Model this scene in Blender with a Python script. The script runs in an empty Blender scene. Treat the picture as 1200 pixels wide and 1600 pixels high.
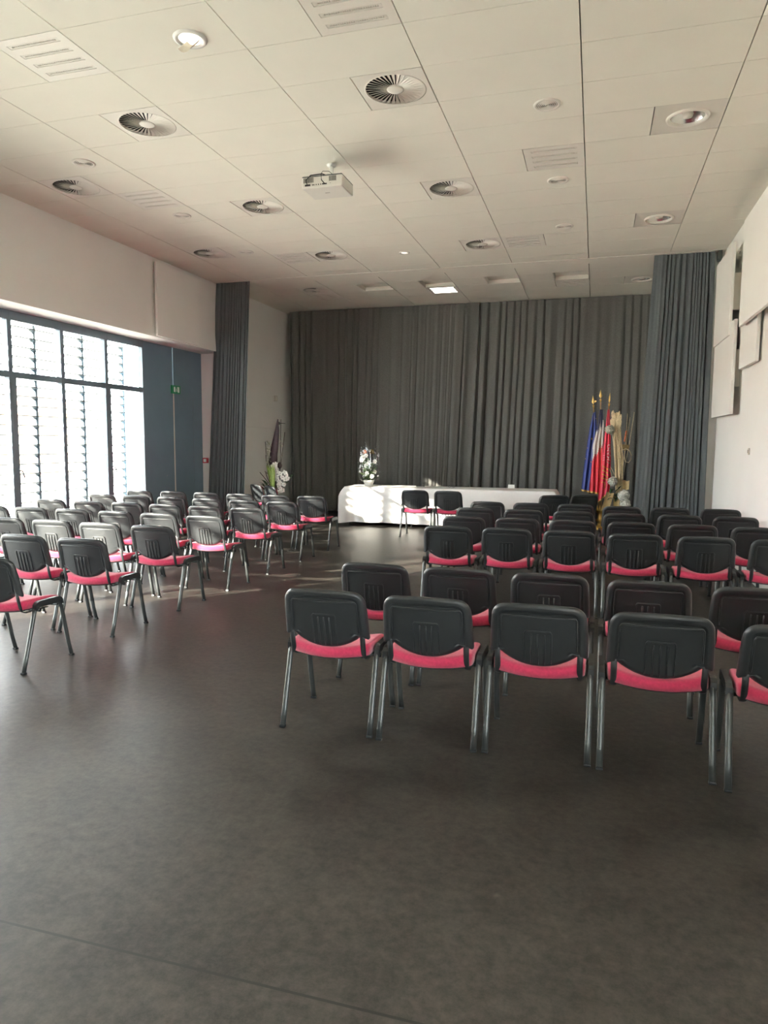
import bpy, bmesh, math, random
import numpy as np
from mathutils import Vector, Matrix, noise
random.seed(7)
PI = math.pi
S = bpy.context.scene
COL = S.collection

# ------------------------------------------------------------------ camera
CAM = Vector((0.2017, -5.6903, 1.6))
F = 1105.28
yaw, pit, rol = -0.288529, -0.0978725, 0.00623055
fw = Vector((math.sin(yaw) * math.cos(pit), math.cos(yaw) * math.cos(pit), math.sin(pit)))
r0 = Vector((math.cos(yaw), -math.sin(yaw), 0)); u0 = r0.cross(fw)
rr = r0 * math.cos(rol) + u0 * math.sin(rol); uu = -r0 * math.sin(rol) + u0 * math.cos(rol)
cd = bpy.data.cameras.new('camera'); cam = bpy.data.objects.new('camera', cd); COL.objects.link(cam)
cam.matrix_world = Matrix(((rr.x, uu.x, -fw.x, CAM.x), (rr.y, uu.y, -fw.y, CAM.y), (rr.z, uu.z, -fw.z, CAM.z), (0, 0, 0, 1)))
cd.sensor_fit = 'VERTICAL'; cd.sensor_height = 32; cd.lens = F / 1600 * 32
cd.clip_start = 0.05; cd.clip_end = 300
S.camera = cam

def at(x, y, Y):
    d = fw * F + rr * (x - 600) - uu * (y - 800)
    return CAM + d * ((Y - CAM.y) / d.y)

# ------------------------------------------------------------------ light, sky, exposure
S.view_settings.view_transform = 'Standard'; S.view_settings.look = 'None'
S.view_settings.gamma = 1.0; S.view_settings.use_curve_mapping = False
S.view_settings.exposure = 0.45
S.cycles.use_denoising = True
S.cycles.max_bounces = 12; S.cycles.diffuse_bounces = 7; S.cycles.transparent_max_bounces = 12
S.cycles.sample_clamp_indirect = 8
S.cycles.caustics_reflective = False; S.cycles.caustics_refractive = False
world = bpy.data.worlds.new('sky'); S.world = world; world.use_nodes = True
wn = world.node_tree.nodes; wl = world.node_tree.links
bg = wn['Background']; bg.inputs['Color'].default_value = (0.92, 0.95, 0.97, 1); bg.inputs['Strength'].default_value = 31.0
sd = bpy.data.lights.new('sun', 'SUN'); sd.energy = 44; sd.angle = 0.016; sd.color = (1.0, 0.90, 0.76)
sun = bpy.data.objects.new('sun', sd); COL.objects.link(sun)
az = Vector((1.0, 1.2, 0)).normalized(); el = math.radians(18.5)
sdir = Vector((az.x * math.cos(el), az.y * math.cos(el), -math.sin(el)))
sun.rotation_euler = sdir.to_track_quat('-Z', 'Y').to_euler(); sun.location = (-20, -20, 12)
pl = bpy.data.lights.new('window_portal', 'AREA'); pl.shape = 'RECTANGLE'; pl.size = 8.6; pl.size_y = 3.3
pl.cycles.is_portal = True
po = bpy.data.objects.new('window_portal', pl); COL.objects.link(po)
po.location = (-7.3, 0.5, 1.65); po.rotation_euler = Vector((1, 0, 0)).to_track_quat('-Z', 'Z').to_euler()

pl2 = bpy.data.lights.new('fill_window_portal', 'AREA'); pl2.shape = 'RECTANGLE'; pl2.size = 2.3; pl2.size_y = 3.0; pl2.cycles.is_portal = True  # portal for the added opening that lets fill light in
po2 = bpy.data.objects.new('fill_window_portal', pl2); COL.objects.link(po2)
po2.location = (2.3, -7.35, 1.55); po2.rotation_euler = Vector((-1, 0, 0)).to_track_quat('-Z', 'Z').to_euler()

# ------------------------------------------------------------------ materials
def lin(c):
    return tuple(((v / 255) / 12.92 if v / 255 <= 0.04045 else ((v / 255 + 0.055) / 1.055) ** 2.4) for v in c)
def mat(name, col, rough=0.6, metal=0.0, spec=0.5, nscale=0, namt=0.0, bump=0, bscale=200, sheen=0, trans=0, emit=0, coat=0):
    m = bpy.data.materials.new(name); m.use_nodes = True
    n, l = m.node_tree.nodes, m.node_tree.links
    b = n['Principled BSDF']
    b.inputs['Roughness'].default_value = rough; b.inputs['Metallic'].default_value = metal
    b.inputs['Specular IOR Level'].default_value = spec
    if sheen: b.inputs['Sheen Weight'].default_value = sheen
    if coat: b.inputs['Coat Weight'].default_value = coat
    if trans: b.inputs['Transmission Weight'].default_value = trans
    b.inputs['Base Color'].default_value = (*col, 1)
    tc = n.new('ShaderNodeTexCoord')
    if nscale:
        t = n.new('ShaderNodeTexNoise'); t.inputs['Scale'].default_value = nscale; t.inputs['Detail'].default_value = 5
        l.new(tc.outputs['Object'], t.inputs['Vector'])
        r = n.new('ShaderNodeValToRGB'); r.color_ramp.elements[0].position = 0.35; r.color_ramp.elements[1].position = 0.65
        r.color_ramp.elements[0].color = (*[c * (1 - namt) for c in col], 1)
        r.color_ramp.elements[1].color = (*[min(1, c * (1 + namt)) for c in col], 1)
        l.new(t.outputs['Fac'], r.inputs['Fac']); l.new(r.outputs['Color'], b.inputs['Base Color'])
    if bump:
        t = n.new('ShaderNodeTexNoise'); t.inputs['Scale'].default_value = bscale; t.inputs['Detail'].default_value = 3
        l.new(tc.outputs['Object'], t.inputs['Vector'])
        bp = n.new('ShaderNodeBump'); bp.inputs['Strength'].default_value = bump; bp.inputs['Distance'].default_value = 0.002
        l.new(t.outputs['Fac'], bp.inputs['Height']); l.new(bp.outputs['Normal'], b.inputs['Normal'])
    if emit:
        b.inputs['Emission Color'].default_value = (*col, 1); b.inputs['Emission Strength'].default_value = emit
    return m

M = dict(
    wall=mat('painted_plaster', (0.80, 0.795, 0.76), 0.85, nscale=1.2, namt=0.015, bump=0.15, bscale=90),
    ceil=mat('mineral_ceiling_tile', (0.78, 0.76, 0.67), 0.9, nscale=3, namt=0.012, bump=0.2, bscale=250),
    grid=mat('shadow_joint', (0.16, 0.15, 0.13), 0.9, nscale=4, namt=0.05),
    white=mat('white_lacquer', (0.74, 0.71, 0.64), 0.5, nscale=5, namt=0.01),
    offwhite=mat('warm_white_metal', (0.66, 0.63, 0.56), 0.45, nscale=5, namt=0.02),
    dark=mat('dark_void', (0.03, 0.03, 0.028), 0.8, nscale=5, namt=0.1),
    frame=mat('anthracite_flare_blue', (0.14, 0.19, 0.23), 0.42, nscale=8, namt=0.04),  # anthracite with the bluish lens-flare veil mixed into its colour
    bluepanel=mat('slate_panel_flare_blue', (0.14, 0.21, 0.27), 0.5, nscale=2, namt=0.05),  # slate lifted and blued: the flare veil is part of this colour
    louvre=mat('grey_louvre_metal', (0.045, 0.048, 0.05), 0.6, nscale=5, namt=0.03),
    sidecurtain=mat('slate_wool_flare_blue', (0.085, 0.097, 0.102), 0.95, sheen=0.1, nscale=60, namt=0.08, bump=0.4, bscale=400),  # slate wool, its extra blue is the flare veil painted in
    curtain=mat('slate_curtain_wool', (0.115, 0.113, 0.104), 0.95, sheen=0.1, nscale=60, namt=0.12, bump=0.4, bscale=400),
    plastic=mat('black_polypropylene', (0.024, 0.027, 0.029), 0.36, nscale=30, namt=0.06, bump=0.25, bscale=600),
    pink=mat('raspberry_fabric', (0.52, 0.028, 0.088), 0.9, sheen=0.3, nscale=70, namt=0.10, bump=0.5, bscale=700),
    leg=mat('graphite_steel', (0.08, 0.087, 0.087), 0.34, metal=0.45, nscale=20, namt=0.05),
    chrome=mat('bright_steel', (0.55, 0.55, 0.53), 0.25, metal=1.0, nscale=20, namt=0.03),
    cloth=mat('white_table_linen', (0.86, 0.85, 0.83), 0.85, nscale=25, namt=0.015, bump=0.4, bscale=300),
    wood=mat('table_board', (0.35, 0.25, 0.16), 0.6, nscale=6, namt=0.15),
    gold=mat('gilded_metal', (0.75, 0.50, 0.16), 0.3, metal=0.9, nscale=20, namt=0.1),
    polewood=mat('varnished_pole_wood', (0.50, 0.30, 0.13), 0.4, nscale=15, namt=0.15),
    fringe=mat('gold_fringe', (0.72, 0.45, 0.10), 0.6, nscale=120, namt=0.35),
    flagblue=mat('royal_blue_satin', (0.020, 0.050, 0.27), 0.45, sheen=0.3, nscale=40, namt=0.1),
    flagnavy=mat('navy_satin', (0.012, 0.018, 0.07), 0.5, sheen=0.3, nscale=40, namt=0.1),
    flagwhite=mat('white_satin', (0.80, 0.78, 0.72), 0.5, sheen=0.3, nscale=40, namt=0.03),
    flagred=mat('red_satin', (0.78, 0.028, 0.055), 0.45, sheen=0.3, nscale=40, namt=0.08),
    flagcrim=mat('crimson_satin', (0.74, 0.030, 0.080), 0.45, sheen=0.3, nscale=40, namt=0.08),
    raffia=mat('dried_raffia', (0.78, 0.64, 0.40), 0.8, nscale=60, namt=0.2),
    twig=mat('bleached_twig', (0.50, 0.42, 0.28), 0.8, nscale=40, namt=0.2),
    darktwig=mat('dark_twig', (0.06, 0.045, 0.04), 0.8, nscale=40, namt=0.2),
    petal=mat('white_petal', (0.82, 0.81, 0.74), 0.6, nscale=50, namt=0.05),
    cream=mat('cream_hydrangea', (0.62, 0.62, 0.50), 0.7, nscale=50, namt=0.1),
    leaf=mat('green_leaf', (0.09, 0.19, 0.04), 0.5, nscale=25, namt=0.3),
    leafdark=mat('dark_leaf', (0.04, 0.08, 0.03), 0.5, nscale=25, namt=0.3),
    leaflight=mat('yellow_green_leaf', (0.30, 0.42, 0.10), 0.5, nscale=25, namt=0.2),
    purple=mat('aubergine_spathe', (0.055, 0.030, 0.038), 0.55, nscale=20, namt=0.2),
    orange=mat('coral_bloom', (0.75, 0.22, 0.10), 0.6, nscale=30, namt=0.2),
    brown=mat('dried_bloom', (0.22, 0.15, 0.06), 0.8, nscale=40, namt=0.3),
    kraft=mat('kraft_paper', (0.52, 0.38, 0.19), 0.8, nscale=20, namt=0.1),
    pot=mat('white_ceramic', (0.80, 0.79, 0.75), 0.25, nscale=10, namt=0.01),
    potdark=mat('dark_planter', (0.05, 0.05, 0.05), 0.5, nscale=10, namt=0.05),
    green=mat('exit_sign_green', (0.02, 0.22, 0.10), 0.5, nscale=10, namt=0.02),
    signw=mat('exit_sign_white', (0.85, 0.9, 0.85), 0.5, nscale=10, namt=0.01),
    redbox=mat('red_call_point', (0.55, 0.03, 0.04), 0.4, nscale=10, namt=0.02),
    projector=mat('projector_shell', (0.66, 0.64, 0.58), 0.45, nscale=10, namt=0.01),
    lamp=mat('lit_diffuser', (1.0, 0.97, 0.90), 0.5, emit=6.0),
    bulb=mat('warm_bulb', (1.0, 0.95, 0.82), 0.4, emit=0.9),
    paper=mat('white_paper', (0.80, 0.80, 0.78), 0.7, nscale=10, namt=0.01),
    navyprint=mat('navy_print', (0.02, 0.03, 0.07), 0.7, nscale=10, namt=0.02),
    foil=mat('frosted_sheet', (0.42, 0.38, 0.31), 0.5, nscale=20, namt=0.08),
    terrace=mat('outdoor_paving', (0.55, 0.52, 0.46), 0.85, nscale=3, namt=0.1),
    render_=mat('ochre_house_render', (0.72, 0.52, 0.34), 0.9, nscale=2, namt=0.05),
    tiles=mat('clay_roof_tile', (0.42, 0.24, 0.16), 0.85, nscale=9, namt=0.2),
)
# cellophane and glass
def clear(name, tint, refl):
    m = bpy.data.materials.new(name); m.use_nodes = True
    n, l = m.node_tree.nodes, m.node_tree.links
    n.remove(n['Principled BSDF']); out = n['Material Output']
    t = n.new('ShaderNodeBsdfTransparent'); t.inputs['Color'].default_value = (*tint, 1)
    g = n.new('ShaderNodeBsdfGlossy'); g.inputs['Roughness'].default_value = refl[1]
    mx = n.new('ShaderNodeMixShader'); lw = n.new('ShaderNodeLayerWeight'); lw.inputs['Blend'].default_value = 0.5
    pw = n.new('ShaderNodeMath'); pw.operation = 'POWER'; pw.inputs[1].default_value = 4.0; l.new(lw.outputs['Facing'], pw.inputs[0])
    fr = n.new('ShaderNodeMath'); fr.operation = 'MULTIPLY_ADD'; fr.inputs[1].default_value = (0.6 if name == 'window_glass' else 0.25); fr.inputs[2].default_value = refl[0]; l.new(pw.outputs[0], fr.inputs[0])
    l.new(fr.outputs[0], mx.inputs[0]); l.new(t.outputs[0], mx.inputs[1]); l.new(g.outputs[0], mx.inputs[2]); l.new(mx.outputs[0], out.inputs['Surface'])
    return m
M['glass'] = clear('window_glass', (0.95, 0.97, 0.97), (0.04, 0.02))
M['cello'] = clear('cellophane', (0.95, 0.96, 0.97), (0.055, 0.09))
_n, _l = M['cello'].node_tree.nodes, M['cello'].node_tree.links
_d = _n.new('ShaderNodeBsdfDiffuse'); _d.inputs['Color'].default_value = (0.9, 0.9, 0.9, 1)
_t = _n.new('ShaderNodeTexNoise'); _t.inputs['Scale'].default_value = 14; _t.inputs['Detail'].default_value = 2; _tc = _n.new('ShaderNodeTexCoord'); _l.new(_tc.outputs['Object'], _t.inputs['Vector'])
_r = _n.new('ShaderNodeMapRange'); _r.inputs['From Min'].default_value = .60; _r.inputs['From Max'].default_value = .70; _r.inputs['To Max'].default_value = .45; _r.inputs['To Min'].default_value = .0; _l.new(_t.outputs['Fac'], _r.inputs['Value'])
_m = _n.new('ShaderNodeMixShader'); _o = _n['Material Output']; _s = _o.inputs['Surface'].links[0].from_socket
_l.new(_r.outputs[0], _m.inputs[0]); _l.new(_s, _m.inputs[1]); _l.new(_d.outputs[0], _m.inputs[2]); _l.new(_m.outputs[0], _o.inputs['Surface'])

# floor: mottled dark vinyl with one welded seam
def floor_material():
    m = bpy.data.materials.new('mottled_vinyl_floor'); m.use_nodes = True
    n, l = m.node_tree.nodes, m.node_tree.links; b = n['Principled BSDF']
    tc = n.new('ShaderNodeTexCoord')
    def nz(sc, det, rough=0.6):
        t = n.new('ShaderNodeTexNoise'); t.inputs['Scale'].default_value = sc; t.inputs['Detail'].default_value = det
        t.inputs['Roughness'].default_value = rough; l.new(tc.outputs['Object'], t.inputs['Vector']); return t
    a = nz(3.0, 10, 0.78); c = nz(22, 9, 0.8)
    mx = n.new('ShaderNodeMix'); mx.inputs[0].default_value = 0.55; l.new(a.outputs['Fac'], mx.inputs[2]); l.new(c.outputs['Fac'], mx.inputs[3])
    r = n.new('ShaderNodeValToRGB'); r.color_ramp.elements[0].position = 0.42; r.color_ramp.elements[1].position = 0.60
    r.color_ramp.elements[0].color = (0.0085, 0.0074, 0.0060, 1); r.color_ramp.elements[1].color = (0.060, 0.052, 0.043, 1)
    l.new(mx.outputs[0], r.inputs['Fac'])
    sp = n.new('ShaderNodeSeparateXYZ'); l.new(tc.outputs['Object'], sp.inputs[0])
    ad = n.new('ShaderNodeMath'); ad.operation = 'ADD'; ad.inputs[1].default_value = 3.925; l.new(sp.outputs['Y'], ad.inputs[0])
    ab = n.new('ShaderNodeMath'); ab.operation = 'ABSOLUTE'; l.new(ad.outputs[0], ab.inputs[0])
    lt = n.new('ShaderNodeMath'); lt.operation = 'LESS_THAN'; lt.inputs[1].default_value = 0.005; l.new(ab.outputs[0], lt.inputs[0])
    m2 = n.new('ShaderNodeMix'); m2.data_type = 'RGBA'; m2.inputs[7].default_value = (0.006, 0.006, 0.006, 1)
    l.new(lt.outputs[0], m2.inputs[0]); l.new(r.outputs['Color'], m2.inputs[6]); l.new(m2.outputs[2], b.inputs['Base Color'])
    rr_ = n.new('ShaderNodeMapRange'); rr_.inputs['To Min'].default_value = 0.36; rr_.inputs['To Max'].default_value = 0.50; b.inputs['Specular IOR Level'].default_value = 0.6
    l.new(a.outputs['Fac'], rr_.inputs['Value']); l.new(rr_.outputs[0], b.inputs['Roughness'])
    bt = nz(220, 2); bp = n.new('ShaderNodeBump'); bp.inputs['Strength'].default_value = 0.12; bp.inputs['Distance'].default_value = 0.001
    l.new(bt.outputs['Fac'], bp.inputs['Height']); l.new(bp.outputs['Normal'], b.inputs['Normal'])
    return m
M['floor'] = floor_material()

# ------------------------------------------------------------------ mesh helpers
class MB:
    def __init__(s): s.v = []; s.f = []; s.mi = []; s.sm = []
    def add(s, vs, fs, mi=0, smooth=False):
        o = len(s.v); s.v += [tuple(v) for v in vs]; s.f += [[i + o for i in f] for f in fs]
        s.mi += [mi] * len(fs); s.sm += [smooth] * len(fs); return s
    def box(s, x0, x1, y0, y1, z0, z1, mi=0):
        v = [(x0, y0, z0), (x1, y0, z0), (x1, y1, z0), (x0, y1, z0), (x0, y0, z1), (x1, y0, z1), (x1, y1, z1), (x0, y1, z1)]
        return s.add(v, [(0, 3, 2, 1), (4, 5, 6, 7), (0, 1, 5, 4), (1, 2, 6, 5), (2, 3, 7, 6), (3, 0, 4, 7)], mi)
    def bbox(s, x0, x1, y0, y1, z0, z1, b=0.004, mi=0):
        """box with chamfered edges"""
        bm = bmesh.new(); bmesh.ops.create_cube(bm, size=1)
        for v in bm.verts: v.co = Vector(((x0 + x1) / 2 + v.co.x * (x1 - x0), (y0 + y1) / 2 + v.co.y * (y1 - y0), (z0 + z1) / 2 + v.co.z * (z1 - z0)))
        bmesh.ops.bevel(bm, geom=bm.edges[:], offset=b, segments=2, profile=0.6, affect='EDGES')
        bm.verts.ensure_lookup_table()
        s.add([v.co[:] for v in bm.verts], [[v.index for v in f.verts] for f in bm.faces], mi); bm.free(); return s
    def tube(s, pts, rad, n=8, r2=None, up=Vector((0, 0, 1)), cap=True, mi=0, smooth=True, closed=False):
        pts = [Vector(p) for p in pts]; N = len(pts)
        rad = rad if isinstance(rad, (list, tuple)) else [rad] * N
        r2 = rad if r2 is None else (r2 if isinstance(r2, (list, tuple)) else [r2] * N)
        vs = []
        for i, p in enumerate(pts):
            if closed: t = pts[(i + 1) % N] - pts[i - 1]
            else: t = pts[min(i + 1, N - 1)] - pts[max(i - 1, 0)]
            t.normalize(); a = up.cross(t)
            if a.length < 1e-3: a = Vector((1, 0, 0)).cross(t)
            if a.length < 1e-3: a = Vector((0, 1, 0)).cross(t)
            a.normalize(); b = t.cross(a)
            for k in range(n):
                th = 2 * PI * k / n; vs.append(p + a * math.cos(th) * rad[i] + b * math.sin(th) * r2[i])
        fs = []
        for i in range(N if closed else N - 1):
            j = (i + 1) % N
            for k in range(n): fs.append((i * n + k, i * n + (k + 1) % n, j * n + (k + 1) % n, j * n + k))
        if cap and not closed: fs.append(list(range(n))[::-1]); fs.append([(N - 1) * n + k for k in range(n)])
        return s.add(vs, fs, mi, smooth)
    def lathe(s, prof, c=(0, 0, 0), n=24, mi=0, smooth=True, axis='z'):
        vs = []
        for r, z in prof:
            for k in range(n):
                a = 2 * PI * k / n
                vs.append((c[0] + r * math.cos(a), c[1] + r * math.sin(a), c[2] + z))
        fs = []
        for i in range(len(prof) - 1):
            for k in range(n): fs.append((i * n + k, i * n + (k + 1) % n, (i + 1) * n + (k + 1) % n, (i + 1) * n + k))
        return s.add(vs, fs, mi, smooth)
    def grid(s, nu, nv, fn, mi=0, smooth=True, mif=None):
        vs = [fn(i / (nu - 1), j / (nv - 1)) for j in range(nv) for i in range(nu)]
        o = len(s.v); s.v += [tuple(v) for v in vs]
        for j in range(nv - 1):
            for i in range(nu - 1):
                s.f.append([o + j * nu + i, o + j * nu + i + 1, o + (j + 1) * nu + i + 1, o + (j + 1) * nu + i])
                s.mi.append(mif((i + .5) / (nu - 1), (j + .5) / (nv - 1)) if mif else mi); s.sm.append(smooth)
        return s
    def blob(s, c, r, n=8, mi=0, sq=(1, 1, 1), jit=0.0):
        bm = bmesh.new(); bmesh.ops.create_icosphere(bm, subdivisions=2 if n > 6 else 1, radius=1)
        vs = []
        for v in bm.verts:
            k = 1 + jit * (random.random() - .5) * 2
            vs.append((c[0] + v.co.x * r * sq[0] * k, c[1] + v.co.y * r * sq[1] * k, c[2] + v.co.z * r * sq[2] * k))
        s.add(vs, [[v.index for v in f.verts] for f in bm.faces], mi, True); bm.free(); return s
    def petal(s, c, d, L, W, cup=0.2, mi=0, up=Vector((0, 0, 1))):
        """a small curved leaf or petal with a midrib, from c along d"""
        d = Vector(d).normalized(); c = Vector(c); a = d.cross(up)
        if a.length < 1e-3: a = Vector((1, 0, 0))
        a.normalize(); nrm = a.cross(d)
        vs = []; K = 5
        for i in range(K + 1):
            t = i / K; w = W * math.sin(PI * min(1, t * 0.92 + 0.05)) ** 0.7 * 0.5
            p = c + d * (L * t) - nrm * (cup * L * t * t)
            vs += [p - a * w + nrm * w * 0.35, p, p + a * w + nrm * w * 0.35]
        fs = []
        for i in range(K):
            b = i * 3; fs += [(b, b + 1, b + 4, b + 3), (b + 1, b + 2, b + 5, b + 4)]
        return s.add(vs, fs, mi, True)
    def build(s, name, mats, parent=None, loc=None):
        me = bpy.data.meshes.new(name); me.from_pydata(s.v, [], s.f)
        if not isinstance(mats, (list, tuple)): mats = [mats]
        for m in mats: me.materials.append(m)
        me.polygons.foreach_set('material_index', s.mi); me.polygons.foreach_set('use_smooth', s.sm)
        me.update(); me.validate()
        o = bpy.data.objects.new(name, me); COL.objects.link(o)
        if parent is not None: o.parent = parent
        if loc is not None: o.location = loc
        return o

def tag(o, label=None, cat=None, group=None, kind=None):
    if label: o['label'] = label
    if cat: o['category'] = cat
    if group: o['group'] = group
    if kind: o['kind'] = kind
    return o
def thing(name, label, cat, loc=(0, 0, 0), rz=0, group=None, kind=None):
    o = bpy.data.objects.new(name, None); COL.objects.link(o); o.empty_display_size = 0.1
    o.location = loc; o.rotation_euler = (0, 0, rz); return tag(o, label, cat, group, kind)
def struct(mb, name, m, label=None, parent=None, cat=None):
    o = mb.build(name, m, parent); tag(o, label, cat, kind='structure'); return o
def copy_tree(o, parent=None):
    c = o.copy(); COL.objects.link(c)
    if parent is not None: c.parent = parent
    for ch in list(o.children): copy_tree(ch, c)
    return c

# ------------------------------------------------------------------ the room shell
XL, XG, XR = -6.69, -7.20, 2.0       # left wall face, glazing plane, right wall face
ZC, ZH = 4.531, 3.285                # ceiling, head of the glazing
YB, YE = -9.0, 9.75                  # rear wall behind the camera, wall behind the stage
YW0, YW1, YJ = -3.75, 4.78, 6.65     # glazing start, glazing end / blue panel start, far jamb
struct(MB().box(-7.32, 2.25, YB - .25, YE + .25, -0.12, 0.0), 'floor', M['floor'], 'dark mottled vinyl floor with one welded seam', cat='floor')
w = MB().box(-7.32, XL, YB, YW0, 0, ZC + .1).box(-7.32, XL, YW0, YJ, ZH, ZC + .1).box(-7.32, XL, YJ, YE, 0, ZC + .1)
struct(w, 'wall_left', M['wall'], 'white wall above and beyond the tall glazing', cat='wall')
struct(MB().box(XR, 2.25, YB, -8.5, 0, ZC + .1).box(XR, 2.25, -6.2, YE, 0, ZC + .1).box(XR, 2.25, -8.5, -6.2, 3.1, ZC + .1), 'wall_right', M['wall'], 'plain white wall on the right', cat='wall')
struct(MB().box(-7.32, 2.25, YB - .25, YB, 0, ZC + .1), 'wall_rear', M['wall'], 'white wall behind the viewer', cat='wall')
struct(MB().box(-7.32, 2.25, YE, YE + .25, 0, ZC + .1), 'wall_back', M['wall'], 'white wall behind the stage curtain', cat='wall')
struct(MB().box(1.45, XR, 6.47, 6.72, 0, ZC), 'wall_pier', M['wall'], 'cream pier beside the right stage curtain', cat='wall')

# ceiling: one mesh of tiles with real joints, holes left where fixtures sit
HALF = {}                            # (ix, iy) half cells of 0.6 m taken by fixtures
def cell(x, y, st=False):
    return (round(x / 0.6 - 0.5), round((y - (7.15 if st else 0)) / 0.6 - 0.5), st)
SWIRL = [(-3.9, 0.3, 0), (-1.5, 0.3, 0), (-5.7, 1.5, 0), (-3.9, 2.7, 0), (-1.5, 2.7, 0), (-1.5, 5.1, 0), (-5.7, 4.5, 0), (-3.9, 5.1, 0), (-5.1, 7.45, 1)]
SLOT = [(-3.9, -0.9, 0), (-1.5, -0.9, 0), (-5.1, 2.1, 0), (-4.5, 5.1, 0), (-0.3, 2.1, 0), (-0.9, 5.1, 0), (-5.1, 8.05, 1), (-0.3, 8.05, 1)]
DOWN = [(0.9, 1.5, 0), (0.9, 4.5, 0), (0.9, 8.05, 1)]
TRAY = [(-3.9, 7.45, 1), (-2.7, 7.45, 1), (-1.5, 7.45, 1), (-0.3, 7.45, 1)]
LITP = [(-2.7, 8.05, 1)]
taken = {cell(x, y, bool(s)) for x, y, s in SWIRL + SLOT + DOWN + TRAY + LITP}
tl = MB()
def tiles(y_lo, y_hi, off, st):
    j0 = math.floor((y_lo - off) / 0.6); j1 = math.ceil((y_hi - off) / 0.6)
    xs = [XL, -6.0, -4.8, -3.6, -2.4, -1.2, 0.0, 1.2, XR]
    for j in range(j0, j1):
        ya, yb = max(y_lo, off + j * 0.6), min(y_hi, off + (j + 1) * 0.6)
        for a, b in zip(xs[:-1], xs[1:]):
            spans = []; x = a
            ks = range(round(a / 0.6), round(b / 0.6)) if abs(b - a - 1.2) < 1e-6 else []
            if ks:
                hs = [((k, j, st) in taken) for k in ks]
                if hs[0] and hs[1]: continue
                if hs[0]: spans = [(a + .6, b)]
                elif hs[1]: spans = [(a, b - .6)]
                else: spans = [(a, b)]
            else: spans = [(a, b)]
            for p, q in spans: tl.box(p + .0045, q - .0045, ya + .0022, yb - .0022, ZC, ZC + .094)
tiles(YB, 6.30, 0.0, False); tiles(6.66, YE, 7.15, True)
tl.box(XL, XR, 6.312, 6.648, ZC - 0.004, ZC + .03)            # plaster band over the stage opening
tl.box(-7.32, 2.25, YB, YE, ZC + .10, ZC + .22, 0)
tl.box(-7.32, 2.25, YB, YE, ZC + .096, ZC + .098, 1)
struct(tl, 'ceiling', [M['ceil'], M['grid']], 'suspended ceiling of pale oblong tiles', cat='ceiling')

# glazing: one window per bay with frame, transom, panes, handle
ys = [YW1 - 0.955 * k for k in range(10)]; ys[-1] = YW0
for k in range(9):
    y1, y0 = ys[k], ys[k + 1]
    wnd = thing('window_%d' % (k + 1), 'tall grey framed glazed door bay in the left wall', 'window', (XG, (y0 + y1) / 2, 0), kind='structure')
    h = (y1 - y0) / 2; t = .035
    m = MB()
    m.bbox(-.04, .04, -h, h, 3.165, ZH, .004).bbox(-.04, .04, -h, h, 0.0, .09, .004).bbox(-.045, .04, -h, h, 2.42, 2.50, .004)
    m.bbox(-.04, .045, h - t, h, .09, 3.165, .004)
    wd = .085 if k % 2 == 0 else .035
    m.bbox(-.04, .045, -h, -h + wd, .09, 2.42, .004).bbox(-.04, .045, -h, -h + .035, 2.50, 3.165, .004)
    m.build('window_frame', M['frame'], wnd)
    MB().box(-.006, .006, -h + .03, h - .03, .08, 2.43).box(-.006, .006, -h + .03, h - .03, 2.49, 3.17).build('pane', M['glass'], wnd)
    if k % 2 == 0:
        MB().bbox(.045, .056, -h + .03, -h + .055, 1.05, 1.25, .003).tube([(.05, -h + .042, 1.20), (.095, -h + .042, 1.20), (.10, -h + .06, 1.195), (.10, -h + .10, 1.10)], .009).build('handle', M['frame'], wnd)
rw = thing('window_10', 'added glazed opening for fill light in the right wall, unseen behind the viewer', 'window', (XR + .12, -7.35, 0), kind='structure')  # invented opening, never in view, added to brighten the room with sky light
m = MB().bbox(-.04, .04, -1.15, 1.15, 3.0, 3.1).bbox(-.04, .04, -1.15, 1.15, 0, .10)
for k in range(3): m.bbox(-.04, .04, -1.15 + k * 1.12, -1.09 + k * 1.12, .1, 3.0)
m.build('window_frame', M['frame'], rw)
MB().box(-.005, .005, -1.13, 1.13, .08, 3.02).build('pane', M['glass'], rw)
# slate blue door panel at the end of the glazing
dp = thing('door_1', 'slate blue panel door with pale vertical strip at the end of the glazing', 'door', (XG, (YW1 + YJ) / 2, 0), kind='structure')
hh = (YJ - YW1) / 2
MB().bbox(-.05, .02, -hh, 5.68 - (YW1 + YJ) / 2 - .012, 0.0, ZH, .003).build('door_leaf', M['bluepanel'], dp)
MB().bbox(-.05, .02, 5.68 - (YW1 + YJ) / 2 + .012, hh, 0.0, ZH, .003).build('door_leaf', M['bluepanel'], dp)
MB().bbox(-.03, .028, 5.68 - (YW1 + YJ) / 2 - .013, 5.68 - (YW1 + YJ) / 2 + .013, 0.0, 2.48, .002).build('door_strip', M['offwhite'], dp)
MB().box(.019, .024, hh - .33, hh - .322, .1, 2.4).build('door_seam', M['frame'], dp)
MB().lathe([(.012, 0), (.012, .01), (0, .012)], (0, 0, 0), 10).build('door_knob', M['chrome'], dp, (.022, 5.42 - (YW1 + YJ) / 2, 0.98))

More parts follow.
